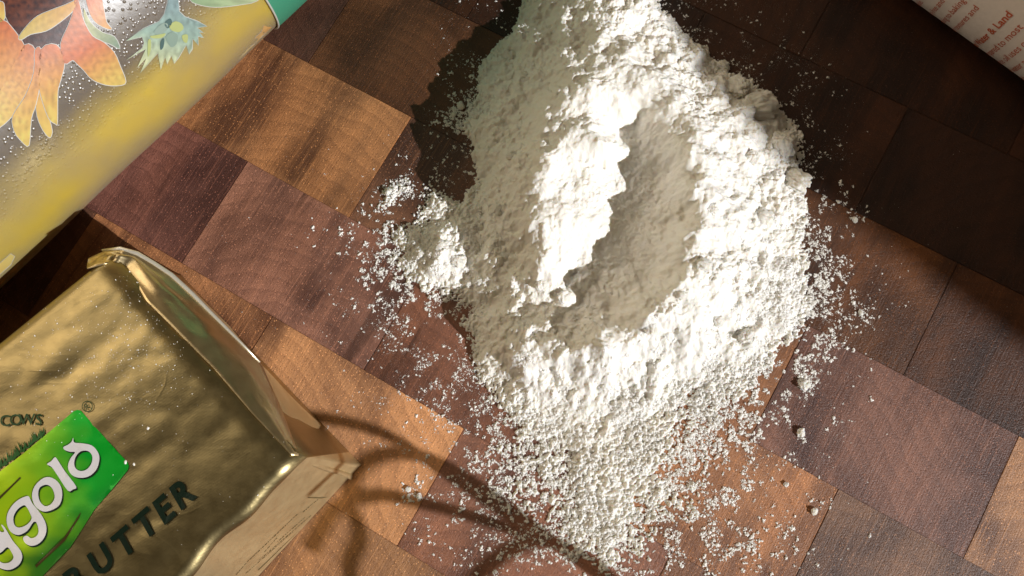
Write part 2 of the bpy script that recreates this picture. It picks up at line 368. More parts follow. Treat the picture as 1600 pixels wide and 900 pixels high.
H += well*(.5*fbm(GX/6, GY/14, 61, 2)+.22*f2)
rp = at(1015, 150, .018); ru = (GX-rp.x*1e3)*.45+(GY-rp.y*1e3)*.89
H += .30*np.exp(-((GX-rp.x*1e3)/8)**2-((GY-rp.y*1e3)/5.5)**2)*np.sin(2*np.pi*ru/1.9+.8*f1)
cover = H > 0
Z = np.maximum(H, 0)+.02
ny, nx = H.shape
idx = np.arange(ny*nx).reshape(ny, nx)
q = np.stack([idx[:-1, :-1], idx[:-1, 1:], idx[1:, 1:], idx[1:, :-1]], -1).reshape(-1, 4)
cq = cover.ravel()[q].sum(1) >= 2
q = q[cq]; used = np.zeros(ny*nx, bool); used[q] = True; remap = np.cumsum(used)-1
V = np.stack([GX.ravel()+.10*f3.ravel(), GY.ravel()+.10*f2.ravel(), Z.ravel()-.02*(~cover.ravel())], -1)[used]*1e-3
pile_root = empty('flour_pile'); tag(pile_root, 'heap of white flour with a spooned hollow in the middle of the dark wooden board', 'flour')
pile = np_mesh('heap', V, remap[q], M_FLOUR, pile_root)
def height_at(x, y):
    i = int(round((x-gx[0])/STEP)); j = int(round((y-gy[0])/STEP))
    if 0 <= i < nx and 0 <= j < ny: return max(0.0, H[j, i])
    return 0.0

# lumps: rounded, cracked pieces
def lump_mesh(name, seed, sub=5, rough=.34, mat=None):
    bm = bmesh.new(); bmesh.ops.create_icosphere(bm, subdivisions=sub, radius=1)
    g = np.random.default_rng(seed); dirs = g.normal(size=(14, 3)); dirs /= np.linalg.norm(dirs, axis=1)[:, None]; cut = g.uniform(.72, 1.0, 14)
    ph = g.uniform(0, 6, 9); fr = g.uniform(2, 7, (9, 3))*np.linspace(1, 3.2, 9)[:, None]*g.choice([-1, 1], (9, 3))
    for v in bm.verts:
        p = np.array(v.co); d = dirs@p; k = min(1.0, np.min(np.where(d > .3, cut/np.maximum(d, .3), 9)))
        nz = sum(math.sin(fr[i]@p+ph[i])/(1+i*.25) for i in range(9))/2.4
        v.co = v.co*float(k*(1+rough*nz*.5))
    me = bpy.data.meshes.new(name); bm.to_mesh(me); bm.free()
    me.polygons.foreach_set('use_smooth', [True]*len(me.polygons)); me.materials.append(mat or M_FLOUR); return me
LM = [lump_mesh('lump', 100+i) for i in range(6)]
def put_lump(name, px, py, rx, seed, parent=None, flat=.75, sink=.25):
    p = at(px, py, 0.0); hz = height_at(p.x*1e3, p.y*1e3)*1e-3; p = at(px, py, hz); hz = height_at(p.x*1e3, p.y*1e3)*1e-3
    g = random.Random(seed); o = bpy.data.objects.new(name, LM[seed % 6])
    o.scale = (rx*1e-3, rx*1e-3*g.uniform(.75, 1.1), rx*1e-3*flat); o.rotation_euler = (g.uniform(-.4, .4), g.uniform(-.4, .4), g.uniform(0, 6))
    o.location = (p.x, p.y, hz+rx*1e-3*flat*(1-sink*2)*.8); return link(o, parent)
for i, (x, y, r_) in enumerate([(1186,170,5.0),(1221,228,4.0),(1241,284,4.8),(1160,180,3),(1150,140,3.5),(1215,180,1.3),(1246,318,1.5),(1190,340,2.6),(1170,250,2.4),(1130,105,2.2),
        (880,465,2.8),(845,440,2.6),(1165,525,3.4),(1120,500,2.8),(1195,545,1.2),(720,165,2.2),(745,180,2.6),(735,445,1.8),(750,440,2.0),
        (690,385,3.2),(660,395,2.6),(715,405,3.4),(640,420,1.8),(800,250,2.4),(780,330,2.6),(790,400,2.2),(820,120,2.4),(800,90,2.2),(1100,250,2.2),(1110,330,2.6),(1095,420,2.8),(1065,460,2.4),(1020,510,2.8)]):
    put_lump('lump', x, y, r_*(1 if i < 10 else .7), 31*i+5, pile_root, .62, .12 if i < 3 else .30 if i < 10 else .42)
CRUMBS = [(1256,602,2.4,'ragged flour crumb on the dark block edge right of the heap, upper of two'),(1251,676,1.8,'small ragged flour crumb beside the dark block, below a larger crumb'),
          (1272,799,1.5,'lone flour crumb on the orange brown block at lower right'),(709,180,1.15,'round flour crumb in the shade at upper left of the heap'),(715,205,.75,'tiny round flour crumb just below a larger round one in the shade'),
          (1228,757,1.1,'flour crumb on orange brown block between lower heap and lone crumb'),(638,765,1.2,'flour crumb lying on the lower curved wire shadow, left of two'),(655,775,1.3,'flour crumb lying on the lower curved wire shadow, right of two'),
          (1335,344,1.5,'bright flour crumb in deep shade far right of the heap'),(1310,316,.8,'small round flour crumb in deep shade just left of a brighter crumb'),(1345,490,1.1,'flour crumb on brown wood right of the heap above the dark block'),
          (607,300,2.0,'sunlit flour crumb at the tip of the heap shadow'),(1222,178,1.3,'smooth round flour crumb beside the topmost large lump')]
for i, (x, y, r_, lab) in enumerate(CRUMBS):
    o = put_lump('flour_crumb', x, y, r_*.66, 17*i+3, None, .7, .22); tag(o, lab, 'flour crumb', 'loose flour crumbs on the board')

# loose grains
ICO = None
def grain_cloud(name, P, rad, mat, seed=1, parent=None):
    g = np.random.default_rng(seed); VV = []; FF = []; base_ = 0
    bm = bmesh.new(); bmesh.ops.create_icosphere(bm, subdivisions=1, radius=1)
    ico = (np.array([v.co[:] for v in bm.verts]), np.array([[v.index for v in f.verts] for f in bm.faces])); bm.free()
    octa = (np.array([(1, 0, 0), (-1, 0, 0), (0, 1, 0), (0, -1, 0), (0, 0, 1), (0, 0, -1)], float), np.array([(0, 2, 4), (2, 1, 4), (1, 3, 4), (3, 0, 4), (2, 0, 5), (1, 2, 5), (3, 1, 5), (0, 3, 5)]))
    for (bv, bf), sel in ((octa, rad < .00021), (ico, rad >= .00021)):
        p = P[sel]; r_ = rad[sel]; n = len(p); nv = len(bv)
        if not n: continue
        th = g.uniform(0, 6.28, n); c, s_ = np.cos(th), np.sin(th)
        sc = np.stack([g.uniform(.7, 1.4, n), g.uniform(.7, 1.4, n), g.uniform(.5, .9, n)], -1)
        J = bv[None]*(1+g.normal(0, .28, (n, nv, 1)))*r_[:, None, None]*sc[:, None]
        J = np.stack([J[..., 0]*c[:, None]-J[..., 1]*s_[:, None], J[..., 0]*s_[:, None]+J[..., 1]*c[:, None], J[..., 2]], -1)
        VV.append((J+p[:, None]).reshape(-1, 3)); FF.append((bf[None]+(np.arange(n)*nv)[:, None, None]).reshape(-1, 3)+base_); base_ += n*nv
    return np_mesh(name, np.concatenate(VV), np.concatenate(FF), mat, parent)
def scatter():
    g = np.random.default_rng(5); P = []; Rr = []
    def blob(px, py, sx, sy, n, r0, r1, rot=0):
        n = int(n*1.55); a = g.normal(size=(n, 2)); c, s = math.cos(rot), math.sin(rot)
        X = px+(a[:, 0]*c-a[:, 1]*s)*sx; Y = py+(a[:, 0]*s+a[:, 1]*c)*sy
        rr = (r0+(r1-r0)*g.random(n)**3.6)*.55
        # clumping: keep where a noise field is high
        keep = fbm(X/30, Y/30, 71, 3)+.75*fbm(X/9, Y/9, 77, 2)+g.normal(0, .16, n) > .12
        for x, y, r_ in zip(X[keep], Y[keep], rr[keep]):
            if not (-60 < x < 1660 and -60 < y < 960): continue
            P.append((x, y)); Rr.append(r_*.8)
            if r_ > .13:
                for _ in range(int(1+r_*22)):
                    o_ = g.normal(0, r_*4.2, 2); P.append((x+o_[0], y+o_[1])); Rr.append(max(.045, r_*g.uniform(.25, .75)))
    blob(1000, 690, 110, 90, 9000, .10, .75); blob(960, 800, 80, 55, 4200, .10, .7); blob(860, 680, 70, 90, 4200, .09, .6); blob(1090, 680, 60, 80, 2800, .09, .7)
    blob(1150, 600, 55, 45, 2200, .10, .8); blob(1230, 480, 45, 75, 3600, .10, .8); blob(1265, 440, 40, 70, 1600, .08, .6); blob(1255, 350, 35, 70, 1300, .09, .6); blob(1240, 200, 38, 60, 800, .08, .5)
    blob(1130, 90, 50, 40, 1100, .08, .5, .7); blob(1050, 20, 30, 30, 500, .08, .5); blob(740, 240, 30, 80, 1300, .08, .6); blob(770, 90, 35, 50, 900, .08, .5); blob(730, 170, 28, 28, 500, .1, .8)
    blob(660, 400, 60, 45, 3200, .09, .8); blob(640, 310, 40, 30, 700, .08, .6); blob(690, 470, 60, 60, 2400, .08, .6); blob(700, 560, 70, 60, 2600, .07, .5); blob(740, 640, 70, 60, 1500, .07, .5)
    blob(770, 740, 60, 50, 1300, .07, .7); blob(830, 800, 90, 70, 1500, .07, .6); blob(930, 860, 60, 30, 900, .08, .6); blob(1160, 780, 60, 80, 800, .07, .7); blob(1180, 860, 60, 30, 400, .08, .8)
    blob(1250, 640, 50, 60, 300, .07, .45); blob(1330, 470, 60, 60, 260, .07, .4); blob(620, 400, 90, 80, 1200, .06, .35); blob(560, 470, 140, 130, 500, .05, .18); blob(1000, 560, 320, 320, 1300, .05, .25); blob(800, 450, 560, 330, 500, .04, .13)
    for cx, cy, cr, _ in CRUMBS: blob(cx, cy, 5+cr*3, 4+cr*3, int(30+cr*40), .06, .7)
    blob(720, 480, 110, 120, 5000, .05, .12); blob(1000, 720, 160, 110, 9000, .05, .14); blob(1230, 430, 60, 140, 4000, .05, .12); blob(740, 230, 50, 120, 2500, .05, .12); blob(1150, 100, 70, 60, 2000, .05, .12)
    blob(720, 500, 90, 120, 14000, .045, .085); blob(1000, 730, 150, 100, 22000, .045, .09); blob(1240, 440, 50, 120, 9000, .045, .08); blob(745, 240, 40, 110, 6000, .045, .08); blob(1130, 100, 70, 50, 4000, .045, .08)
    X = []; 
    for (x, y) in P:
        p = at(x, y, 0); h = height_at(p.x*1e3, p.y*1e3)*1e-3; X.append((p.x, p.y, h))
    return np.array(X), np.array(Rr)*1e-3
GP, GR = scatter(); GP[:, 2] += GR*.35
dust = grain_cloud('scattered_flour', GP, GR, M_GRAIN, 8); tag(dust, 'fine grains and dust of flour scattered round the heap on the board', 'flour dust', kind='stuff')

# ------------------------------------------------------------------ printed pieces, laid on a surface
def cdt(polys, step, holes=()):
    """fill polygon with a fine triangulation; polys[0] outline, others holes"""
    verts = []; edges = []
    for pl in polys:
        k = len(verts); verts += [Vector(p) for p in pl]; edges += [(k+i, k+(i+1) % len(pl)) for i in range(len(pl))]
    xs = [v.x for v in verts]; ys = [v.y for v in verts]
    x = min(xs)+step/2
    while x < max(xs):
        y = min(ys)+step/2
        while y < max(ys):
            verts.append(Vector((x+random.uniform(-.1, .1)*step, y+random.uniform(-.1, .1)*step))); y += step
        x += step
    vo, eo, fo, *_ = delaunay_2d_cdt(verts, edges, [], 2 if len(polys) > 1 else 1, 1e-5)
    def inside(pl, p):
        c = False; j = len(pl)-1
        for i in range(len(pl)):
            if (pl[i][1] > p.y) != (pl[j][1] > p.y) and p.x < (pl[j][0]-pl[i][0])*(p.y-pl[i][1])/(pl[j][1]-pl[i][1])+pl[i][0]: c = not c
            j = i
        return c
    res = []
    for f in fo:
        c = (vo[f[0]]+vo[f[1]]+vo[f[2]])/3
        if inside(polys[0], c) and not any(inside(h, c) for h in polys[1:]): res.append(tuple(f))
    return vo, res
def smooth_poly(pl, n=4):
    out = []; k = len(pl)
    for i in range(k):
        p0, p1, p2, p3 = [np.array(pl[(i+j-1) % k], float) for j in range(4)]
        for s in range(n):
            t = s/n; out.append(tuple(.5*((2*p1)+(-p0+p2)*t+(2*p0-5*p1+4*p2-p3)*t*t+(-p0+3*p1-3*p2+p3)*t**3)))
    return out
def grow(pl, d):
    k = len(pl); area = sum(pl[i][0]*pl[(i+1) % k][1]-pl[(i+1) % k][0]*pl[i][1] for i in range(k)); s = 1 if area > 0 else -1
    out = []
    for i in range(k):
        a = np.array(pl[i-1], float); b = np.array(pl[i], float); c = np.array(pl[(i+1) % k], float)
        n1 = np.array([b[1]-a[1], a[0]-b[0]]); n2 = np.array([c[1]-b[1], b[0]-c[0]])
        n1 /= np.linalg.norm(n1)+1e-9; n2 /= np.linalg.norm(n2)+1e-9; nn = n1+n2; nn /= max(np.linalg.norm(nn), .5)
        out.append(tuple(b+s*nn*d))
    return out
def decal(name, polys, surf, mat, color, parent, step=8, label=None, gain=1.0):
    """polys in photo pixels, thrown onto a surface function surf(px,py)->point; color(px,py)->rgb"""
    vo, fo = cdt(polys, step)
    pts = [surf(v.x, v.y) for v in vo]
    ok = [p is not None for p in pts]; fo = [f for f in fo if all(ok[i] for i in f)]
    if not fo: return None
    usedv = sorted({i for f in fo for i in f}); rm = {j: i for i, j in enumerate(usedv)}
    o = mesh(name, [pts[j] for j in usedv], [[rm[i] for i in f] for f in fo], mat, parent)
    at_ = o.data.color_attributes.new('ink', 'FLOAT_COLOR', 'POINT')
    at_.data.foreach_set('color', [c for j in usedv for c in (*[q_*gain for q_ in color(vo[j].x, vo[j].y)], 1.0)])
    if label: o['label'] = label
    return o
def ray_surf(bvh, off):
    def s(x, y):
        d = ray(x, y); loc, nrm, i, dist = bvh.ray_cast(CAM, d)
        return None if loc is None else loc - d*off
    return s
def bvh_of(*objs):
    V = []; Fc = []
    for o in objs:
        k = len(V); V += [o.matrix_world @ v.co for v in o.data.vertices]; Fc += [[k+i for i in p.vertices] for p in o.data.polygons]
    return BVHTree.FromPolygons(V, Fc)
def hexc(r_, g, b):
    f = lambda c: ((c/255+.055)/1.055)**2.4 if c > 10 else c/255/12.92
    return (f(r_), f(g), f(b))
def lerp(a, b, t): return tuple(x+(y-x)*t for x, y in zip(a, b))

# ------------------------------------------------------------------ bottle of sunflower oil
BR = .040
n = ray(0, 450).cross(ray(476, 0)).normalized()
if n.dot(ray(0, 0)) < 0: n = -n
AX = n.cross(Vector((0, 0, 1))).normalized()          # lies in the sight plane, level
if AX.x < 0: AX = -AX
# point on the axis: z = BR + lift, distance BR behind the sight plane
zc = BR; base = CAM + ray(240, 225)*.2
hn = Vector((n.x, n.y, 0)); 
t0 = (BR - n.dot(Vector((base.x, base.y, zc))-CAM))/hn.dot(hn)
AC = Vector((base.x, base.y, zc))+hn*t0
SIDE = AX.cross(Vector((0, 0, 1))); AMX = Matrix((SIDE, Vector((0, 0, 1)), AX)).transposed()
bottle = empty('oil_bottle', (AC.x, AC.y, 0)); tag(bottle, 'frosted bottle of yellow sunflower oil with a printed sunflower lying at upper left', 'bottle')
def along(px, py):
    # axis coordinate where the sight line grazes the bottle
    d = ray(px, py); k = (BR-n.dot(Vector((0, 0, 0))))
    p = CAM+d*.2; return (p-AC).dot(AX)
LO, HI = -.15, .115
prof = [(.001, LO), (.030, LO), (.037, LO+.003), (BR, LO+.010)] + [(BR+.0002*math.sin(i*.9), LO+.012+(HI-LO-.03)*i/24) for i in range(25)] + [(.037, HI-.012), (.028, HI), (.016, HI+.012), (.014, HI+.022)]
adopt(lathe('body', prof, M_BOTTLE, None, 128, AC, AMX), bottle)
body = bottle.children[0]
adopt(lathe('cap', [(.001, HI+.021), (.0175, HI+.021), (.0175, HI+.040), (.016, HI+.042), (.001, HI+.042)], M_GREEN, None, 48, AC, AMX), bottle)
bpy.context.view_layer.update()
bvB = bvh_of(body); sB = ray_surf(bvB, .00018); sB2 = ray_surf(bvB, .00034); sB3 = ray_surf(bvB, .0005)
# green printed band, starting where the photo shows its curved edge
hit = bvB.ray_cast(CAM, ray(428, 20))[0]; tg = (hit-AC).dot(AX)
ring = [(BR+.0004, tg), (BR+.0005, tg+.004), (BR+.0005, HI-.02), (BR+.0003, HI-.017)]
Vv = []; Ff = []
for r_, h in ring:
    for k in range(128):
        a = 2*math.pi*k/128; Vv.append(AC+AMX @ Vector((r_*math.cos(a), r_*math.sin(a), h)))
for i in range(3):
    for k in range(128): Ff.append((i*128+k, i*128+(k+1) % 128, (i+1)*128+(k+1) % 128, (i+1)*128+k))
o = adopt(mesh('green_band', Vv, Ff, M_GREEN), bottle); o['label'] = 'plain green printed band round the bottle'
rim = [AC+AMX @ Vector(((BR+.0004)*math.cos(a*math.pi/48), (BR+.0004)*math.sin(a*math.pi/48), tg-.0002)) for a in range(97)]
adopt(tube('band_edge', rim, .0003, plain('white_ink', (.5, .5, .45), .5), None, 6, False), bottle)
WHITE = hexc(238, 236, 228)
def Z1(pl): return [(x/3.75, y/3.75) for x, y in pl]
def Z2(pl): return [(180+x/4.5, y/4.5) for x, y in pl]
def art(name, pl, colf, edge=2.0, lv=0, label=None, smooth=3, white=True):
    pl = smooth_poly(pl, smooth) if smooth > 1 else pl
    s = [sB, sB2, sB3][lv]
    o = decal(name, [pl], s, M_INK, colf, bottle, 5, label, .62)
    if o: adopt(o, bottle)
    if white and o:
        e = decal('white_edge', [grow(pl, edge*.55)], ray_surf(bvB, .00006+.00016*lv), M_INK, lambda x, y: WHITE, None, 8, None, .6)
        if e: e.parent = o
def grad(a, b, p0, p1, mid=None, stripe=0.0):
    p0 = np.array(p0); p1 = np.array(p1); d = p1-p0
    def f(x, y):
        t = float(np.clip(((np.array([x, y])-p0)@d)/(d@d), 0, 1)); s = ((x-p0[0])*-d[1]+(y-p0[1])*d[0])/(np.linalg.norm(d))
        c = lerp(a, mid, t*2) if mid and t < .5 else lerp(mid, b, t*2-1) if mid else lerp(a, b, t)
        k = 1+1.7*stripe*(.6*math.sin(s*.55+math.sin(t*5))+.7*math.sin(s*1.7+2*math.sin(t*4+s*.2)))
        return tuple(min(1, max(0, q*k))*.9+.07 for q in c)
    return f
OR = hexc(232, 122, 62); OY = hexc(245, 178, 84); YE = hexc(250, 214, 104); RD = hexc(226, 122, 58); BRN = hexc(92, 52, 40); DK = hexc(58, 38, 42)
def discc(x, y):
    v = .5+.5*math.sin(x*1.7+math.sin(y*.9)*2)*math.sin(y*1.3+x*.4); return lerp(DK, hexc(150, 84, 58), v*(.8 if y < 40 else .35))
art('flower_centre', Z1([(20,-90),(18,40),(60,150),(140,272),(240,292),(335,265),(400,200),(450,60),(450,-90)]), discc, 2, 0, smooth=2)
art('petal', Z1([(-80,90),(20,120),(60,150),(143,268),(112,320),(60,410),(20,500),(-80,560)]), grad(OR, OY, (20, 40), (0, 130), None, .12), 2, 1)
art('petal', Z1([(-60,40),(12,10),(26,60),(20,120),(-60,140)]), grad(OY, YE, (0, 0), (0, 30), None, .1), 2, 1)
art('petal', Z1([(143,265),(205,290),(205,420),(150,560),(80,670),(0,745),(-60,760),(-60,600),(0,530),(60,410)]), grad(RD, YE, (45, 75), (0, 195), OY, .14), 2, 1)
art('petal', Z1([(205,295),(240,290),(238,460),(210,610),(182,700),(170,850),(130,830),(85,770),(75,680),(150,560),(200,420)]), grad(RD, YE, (58, 85), (38, 215), OY, .14), 2, 2)
art('petal', Z1([(225,465),(250,560),(300,740),(302,790),(285,803),(240,740),(212,640)]), grad(OY, YE, (60, 130), (78, 210), None, .06), 2, 1)
art('petal', Z1([(240,290),(330,262),(378,360),(352,480),(338,540),(336,715),(325,725),(285,690),(240,560),(225,460)]), grad(RD, YE, (70, 80), (86, 190), OY, .14), 2, 2)
art('petal', Z1([(500,-60),(580,-60),(610,60),(625,130),(655,170),(620,165),(560,130),(520,60)]), grad(OR, OY, (140, 0), (172, 42), None, .1), 2, 0)
art('sepal', Z1([(490,50),(530,130),(600,190),(670,215),(702,285),(640,255),(560,230),(510,190)]), grad(hexc(206, 200, 120), hexc(150, 176, 150), (130, 20), (185, 72), None, .1), 2, 1)
art('petal', Z1([(440,-60),(470,40),(490,120),(540,210),(610,250),(670,310),(705,390),(737,478),(700,500),(620,497),(540,465),(490,410),(450,372),(425,352),(378,372),(355,260),(400,150),(430,60)]), grad(hexc(222, 128, 74), YE, (115, 10), (185, 130), OR, .12), 2, 2)
art('petal', Z1([(445,5),(430,60),(350,130),(270,180),(180,200),(125,232),(112,215),(160,150),(220,95),(300,60),(380,30)]), grad(OY, hexc(232, 206, 110), (118, 5), (32, 58), None, .08), 2, 2)
TEAL = hexc(166, 196, 178); LGR = hexc(206, 216, 140); DGR = hexc(92, 122, 118)
art('bud', Z2([(372,-60),(368,20),(345,100),(310,150),(200,200),(75,288),(190,258),(205,300),(190,340),(75,425),(215,345),(155,475),(218,410),(175,515),(300,372),(320,490),(350,400),(365,450),(395,390),(415,445),(445,405),(500,315),(520,380),(542,345),(545,272),(585,318),(582,255),(620,265),(590,225),(620,230),(575,195),(645,185),(580,150),(490,118),(450,80),(440,-60)]),
    grad(hexc(140, 170, 170), hexc(222, 230, 176), (270, 10), (255, 100), TEAL, .16), 1.6, 0, smooth=1)
for pl, c in [([(380,182),(420,150),(465,165),(480,200),(450,225),(400,215)], LGR), ([(245,255),(300,245),(355,235),(330,265),(270,270)], LGR), ([(270,225),(330,165),(370,170),(360,215),(310,240)], hexc(168, 190, 176)),
              ([(230,290),(250,280),(250,350),(230,400)], LGR), ([(355,260),(400,225),(440,250),(430,310),(390,330)], hexc(160, 184, 168)), ([(470,250),(510,245),(505,300),(480,290)], LGR), ([(320,290),(345,270),(340,330),(318,350)], DGR), ([(345,165),(385,130),(400,160),(370,200)], DGR)]:
    art('bud_scale', Z2(pl), (lambda cc: (lambda x, y: cc))(c), 1, 1, white=False)
art('leaf', Z2([(500,-80),(530,0),(560,22),(620,40),(700,50),(790,45),(900,30),(1000,4),(1010,-80)]), grad(hexc(150, 184, 132), hexc(206, 222, 168), (300, 0), (400, 5), None, .1), 1.6, 0, smooth=2)
art('petal', Z2([(1126,182),(1045,180),(1030,222),(985,265),(992,300),(930,345),(862,422),(905,405),(1024,296),(1122,192)]), grad(hexc(250, 226, 150), OY, (375, 80), (425, 45), None, .1), 1.2, 0, smooth=1)
art('petal', [(x/3.6, 230+y/3.6) for x, y in [(-40,690),(60,600),(82,615),(60,660),(-40,750)]], grad(YE, hexc(250, 224, 120), (0, 420), (20, 400)), 1.6, 0, smooth=1)
art('petal', [(x/3.6, 230+y/3.6) for x, y in [(-60,790),(100,650),(190,585),(255,548),(250,560),(150,655),(40,755),(-40,830)]], grad(hexc(222, 160, 84), hexc(214, 190, 140), (0, 440), (70, 385), None, .25), 1.0, 0, smooth=1, white=False)

# ------------------------------------------------------------------ block of butter in gold foil
butter = empty('butter_block', at(300, 640)); butter.location.z = 0
tag(butter, 'block of butter in gold foil with green label at lower left', 'butter')
BH = .040
p1 = at(166, 392, BH); p2 = at(468, 716, BH)
vdir = (p2-p1).normalized(); mid = (p1+p2)/2
rdir = (at(0, 515, BH)-at(130, 410, BH)); fdir = (at(300, 900, BH)-at(470, 718, BH)); rdir.normalize(); fdir.normalize()
udir = -(rdir+fdir).normalized()
def edge(P, d, s):      # plan of a long edge: splays for 40 mm, then runs parallel
    k = min(s, .040); return P+d*(k/max(d.dot(-udir), .1)) - udir*(s-k)
NS, NT_ = 130, 96
svals = [i/(NS-1) for i in range(NS)]; svals = [.105*(s**1.35) for s in svals]
VB = []; rings = 0
def wr(x, y):
    X = np.array([x*1e3]); Y = np.array([y*1e3])
    a = X*.76+Y*.65; b = -X*.65+Y*.76
    return float(  .32*fbm(a/30, b/11, 201, 3)[0]+.22*np.abs(fbm(a/11+3, b/7, 211, 3))[0])
def section(s):
    pr = edge(p1, rdir, s); pf = edge(p2, fdir, s); v = (pf-pr).normalized(); wd = (pf-pr).length
    endd = max(0.0, 1-s/.006); drop = .0030*endd**2
    wob = (.0006*math.sin(s*170)+.0004*math.sin(s*390+1))*min(1, s/.008)
    pts = []
    rc = .0032
    for j in range(12):      # front wall upwards
        t = j/11; z = .0004+(BH-rc-drop-.0004)*t; fl = .0048*(1-t)**1.3
        pts.append(pf+v*(fl+wob*t)+Vector((0, 0, z-BH)))
    for j in range(1, 8):
        a = math.pi/2*j/8; pts.append(pf+v*(wob-rc*(1-math.cos(a)))+Vector((0, 0, -rc+rc*math.sin(a)-drop)))
    for j in range(57):
        t = j/56; q_ = pf+v*(wob-rc)*(1-t)+ (pr+v*rc-pf)*t
        q_ = pf+v*(wob-rc)+((pr+v*rc)-(pf+v*(wob-rc)))*t
        edgef = min(1, t/.12, (1-t)/.12); pil = .0006*math.sin(math.pi*t)
        pts.append(q_+Vector((0, 0, pil+wr(q_.x, q_.y)*1e-3*(.35+.65*edgef)-drop)))
    for j in range(1, 8):
        a = math.pi/2*j/8; pts.append(pr+v*(rc-rc*math.sin(a))+Vector((0, 0, -rc+rc*math.cos(a)-drop)))
    for j in range(12):
        t = 1-j/11; z = .0004+(BH-rc-drop-.0004)*t; pts.append(pr-v*(.003*(1-t))+Vector((0, 0, z-BH)))
    return pts
secs = [section(s) for s in svals]
first = secs[0]; m_ = len(first)
# end wall: from the ridge down to the foot, leaning out a little
extra = []
for k in (3, 2, 1):
    ring_ = []
    for p in first:
        t = k/3; z = p.z*(1-t)+.0004*t
        ring_.append(Vector((p.x, p.y, 0))+udir*(.0012*t**.8)+Vector((0, 0, z)))
    extra.append(ring_)
secs = extra+secs
far = [Vector((p.x, p.y, p.z*.02)) for p in secs[-1]]; secs.append(far)
VB = [p for s_ in secs for p in s_]; FB = []
for i in range(len(secs)-1):
    for j in range(m_-1): FB.append((i*m_+j, i*m_+j+1, (i+1)*m_+j+1, (i+1)*m_+j))
wrap = adopt(mesh('foil_wrapper', VB, FB, M_FOIL), butter); wrap.data.materials.append(M_SIDE)
for k_, pg in enumerate(wrap.data.polygons): pg.material_index = 1 if k_ % (m_-1) < 12 else 0
bpy.context.view_layer.update()
bvW = bvh_of(wrap); sW = ray_surf(bvW, .00016); sW2 = ray_surf(bvW, .00030); sW3 = ray_surf(bvW, .00042)
def sheet(name, top, bot, mat, nu=40, nv=14, bulge=.001, thick=.00025, seed=0, rough=.0005):
    """a folded flap lofted between two traced edges (photo pixel x, y, height mm)"""
    def path(pl):
        P = [(sW3(x, y) or at(x, y, .040)) if z is None else at(x, y, z*1e-3) for x, y, z in pl]; L = [0]
        for a, b in zip(P, P[1:]): L.append(L[-1]+(b-a).length)
        def f(t):
            s = t*L[-1]
            for i in range(len(P)-1):
                if s <= L[i+1] or i == len(P)-2: return P[i].lerp(P[i+1], min(1, (s-L[i])/max(1e-9, L[i+1]-L[i])))
        return f
    A_, B_ = path(top), path(bot); V_ = []; F_ = []
    for i in range(nu+1):
        t = i/nu; a = A_(t); b = B_(t)
        for j in range(nv+1):
            k = j/nv; p = a.lerp(b, k)
            nrm = (udir*.7+Vector((0, 0, .7)))
            nz = float(fbm(np.array([t*5+seed]), np.array([k*2.5]), 300+seed, 3)[0])
            V_.append(p+nrm*(bulge*math.sin(math.pi*k)*math.sin(math.pi*t)+rough*nz*math.sin(math.pi*k)))
    for i in range(nu):
        for j in range(nv): F_.append((i*(nv+1)+j, (i+1)*(nv+1)+j, (i+1)*(nv+1)+j+1, i*(nv+1)+j+1))
    o = mesh(name, V_, F_, mat); md = o.modifiers.new('thick', 'SOLIDIFY'); md.thickness = thick; md.offset = 0
    return adopt(o, butter)
adopt_l = lambda o, l: o.__setitem__('label', l)
f1_ = sheet('upper_fold', [(176,408,None),(196,414,None),(228,470,None),(280,522,None),(334,576,None),(394,646,None),(456,712,None)],
            [(190,389,37),(215,396,35.5),(268,430,33),(332,492,30),(408,568,27),(440,640,31),(467,712,37)], M_FOLD, 60, 14, .0010, seed=1)
f2_ = sheet('lower_fold', [(232,412,24),(270,436,24),(334,498,23),(404,572,22),(436,642,24),(464,712,33)],
            [(285,440,2),(306,458,8),(360,512,7),(420,590,5),(500,662,2.5),(551,742,.5)], M_SIDE, 60, 14, .0010, seed=2)
f3_ = sheet('corner_fold', [(464,712,33),(469,718,36),(472,721,34)], [(500,662,2.5),(551,742,.5),(549,750,.5)], M_SIDE, 16, 20, .0005, seed=3)
f4_ = sheet('corner_fold', [(136,420,None),(165,412,None),(200,412,None)], [(138,404,34),(165,392,34),(200,391,35.5)], M_FOLD, 16, 8, .0006, seed=4, rough=.001)
sm = [at(x, y, z*1e-3) for x, y, z in [(160,391,35.5),(188,388,37),(215,396,35.5),(240,411,34.3),(268,430,33),(300,459,31.5),(332,492,30),(370,530,28.5),(406,566,27.2)]]
adopt(tube('foil_edge', sm, [.0003, .0005, .0006, .0006, .0007, .0006, .0006, .0005, .0002], plain('foil_edge_glint', (.92, .86, .72), .3, .6), None, 6), butter)  # rolled edge coloured near white for the sunlight along it

def Q(pl): return [(x/3, 600+y/3) for x, y in pl]
lab_poly = Q([(345,128),(362,121),(378,124),(390,138),(490,250),(598,368),(604,384),(600,402),(520,500),(440,592),(385,680),(330,765),(200,900),(40,1060),(-260,1230),(-560,900),(-330,690),(0,410),(110,325),(230,225)])
def labc(x, y):
    t = (x-y*.0+ (900-y)*.0); k = np.clip((x+ (y-700)*-.15)/150.0, 0, 1); f = float(fbm(np.array([x/40]), np.array([y/25]), 401, 2)[0])
    g = lerp(hexc(176, 214, 24), hexc(14, 176, 44), float(np.clip(k*1.1+.12*f, 0, 1)))
    d = (x*.62+(y-600)*.78)   # lower side a little deeper green
    return lerp(g, hexc(4, 104, 34), float(np.clip((d-215)/60+.25*f, 0, .85)))
lab = decal('green_label', [lab_poly], sW, M_GREENFILM, labc, butter, 6, 'green label with white lettering fading to yellow green'); adopt(lab, butter)
gr = random.Random(3)
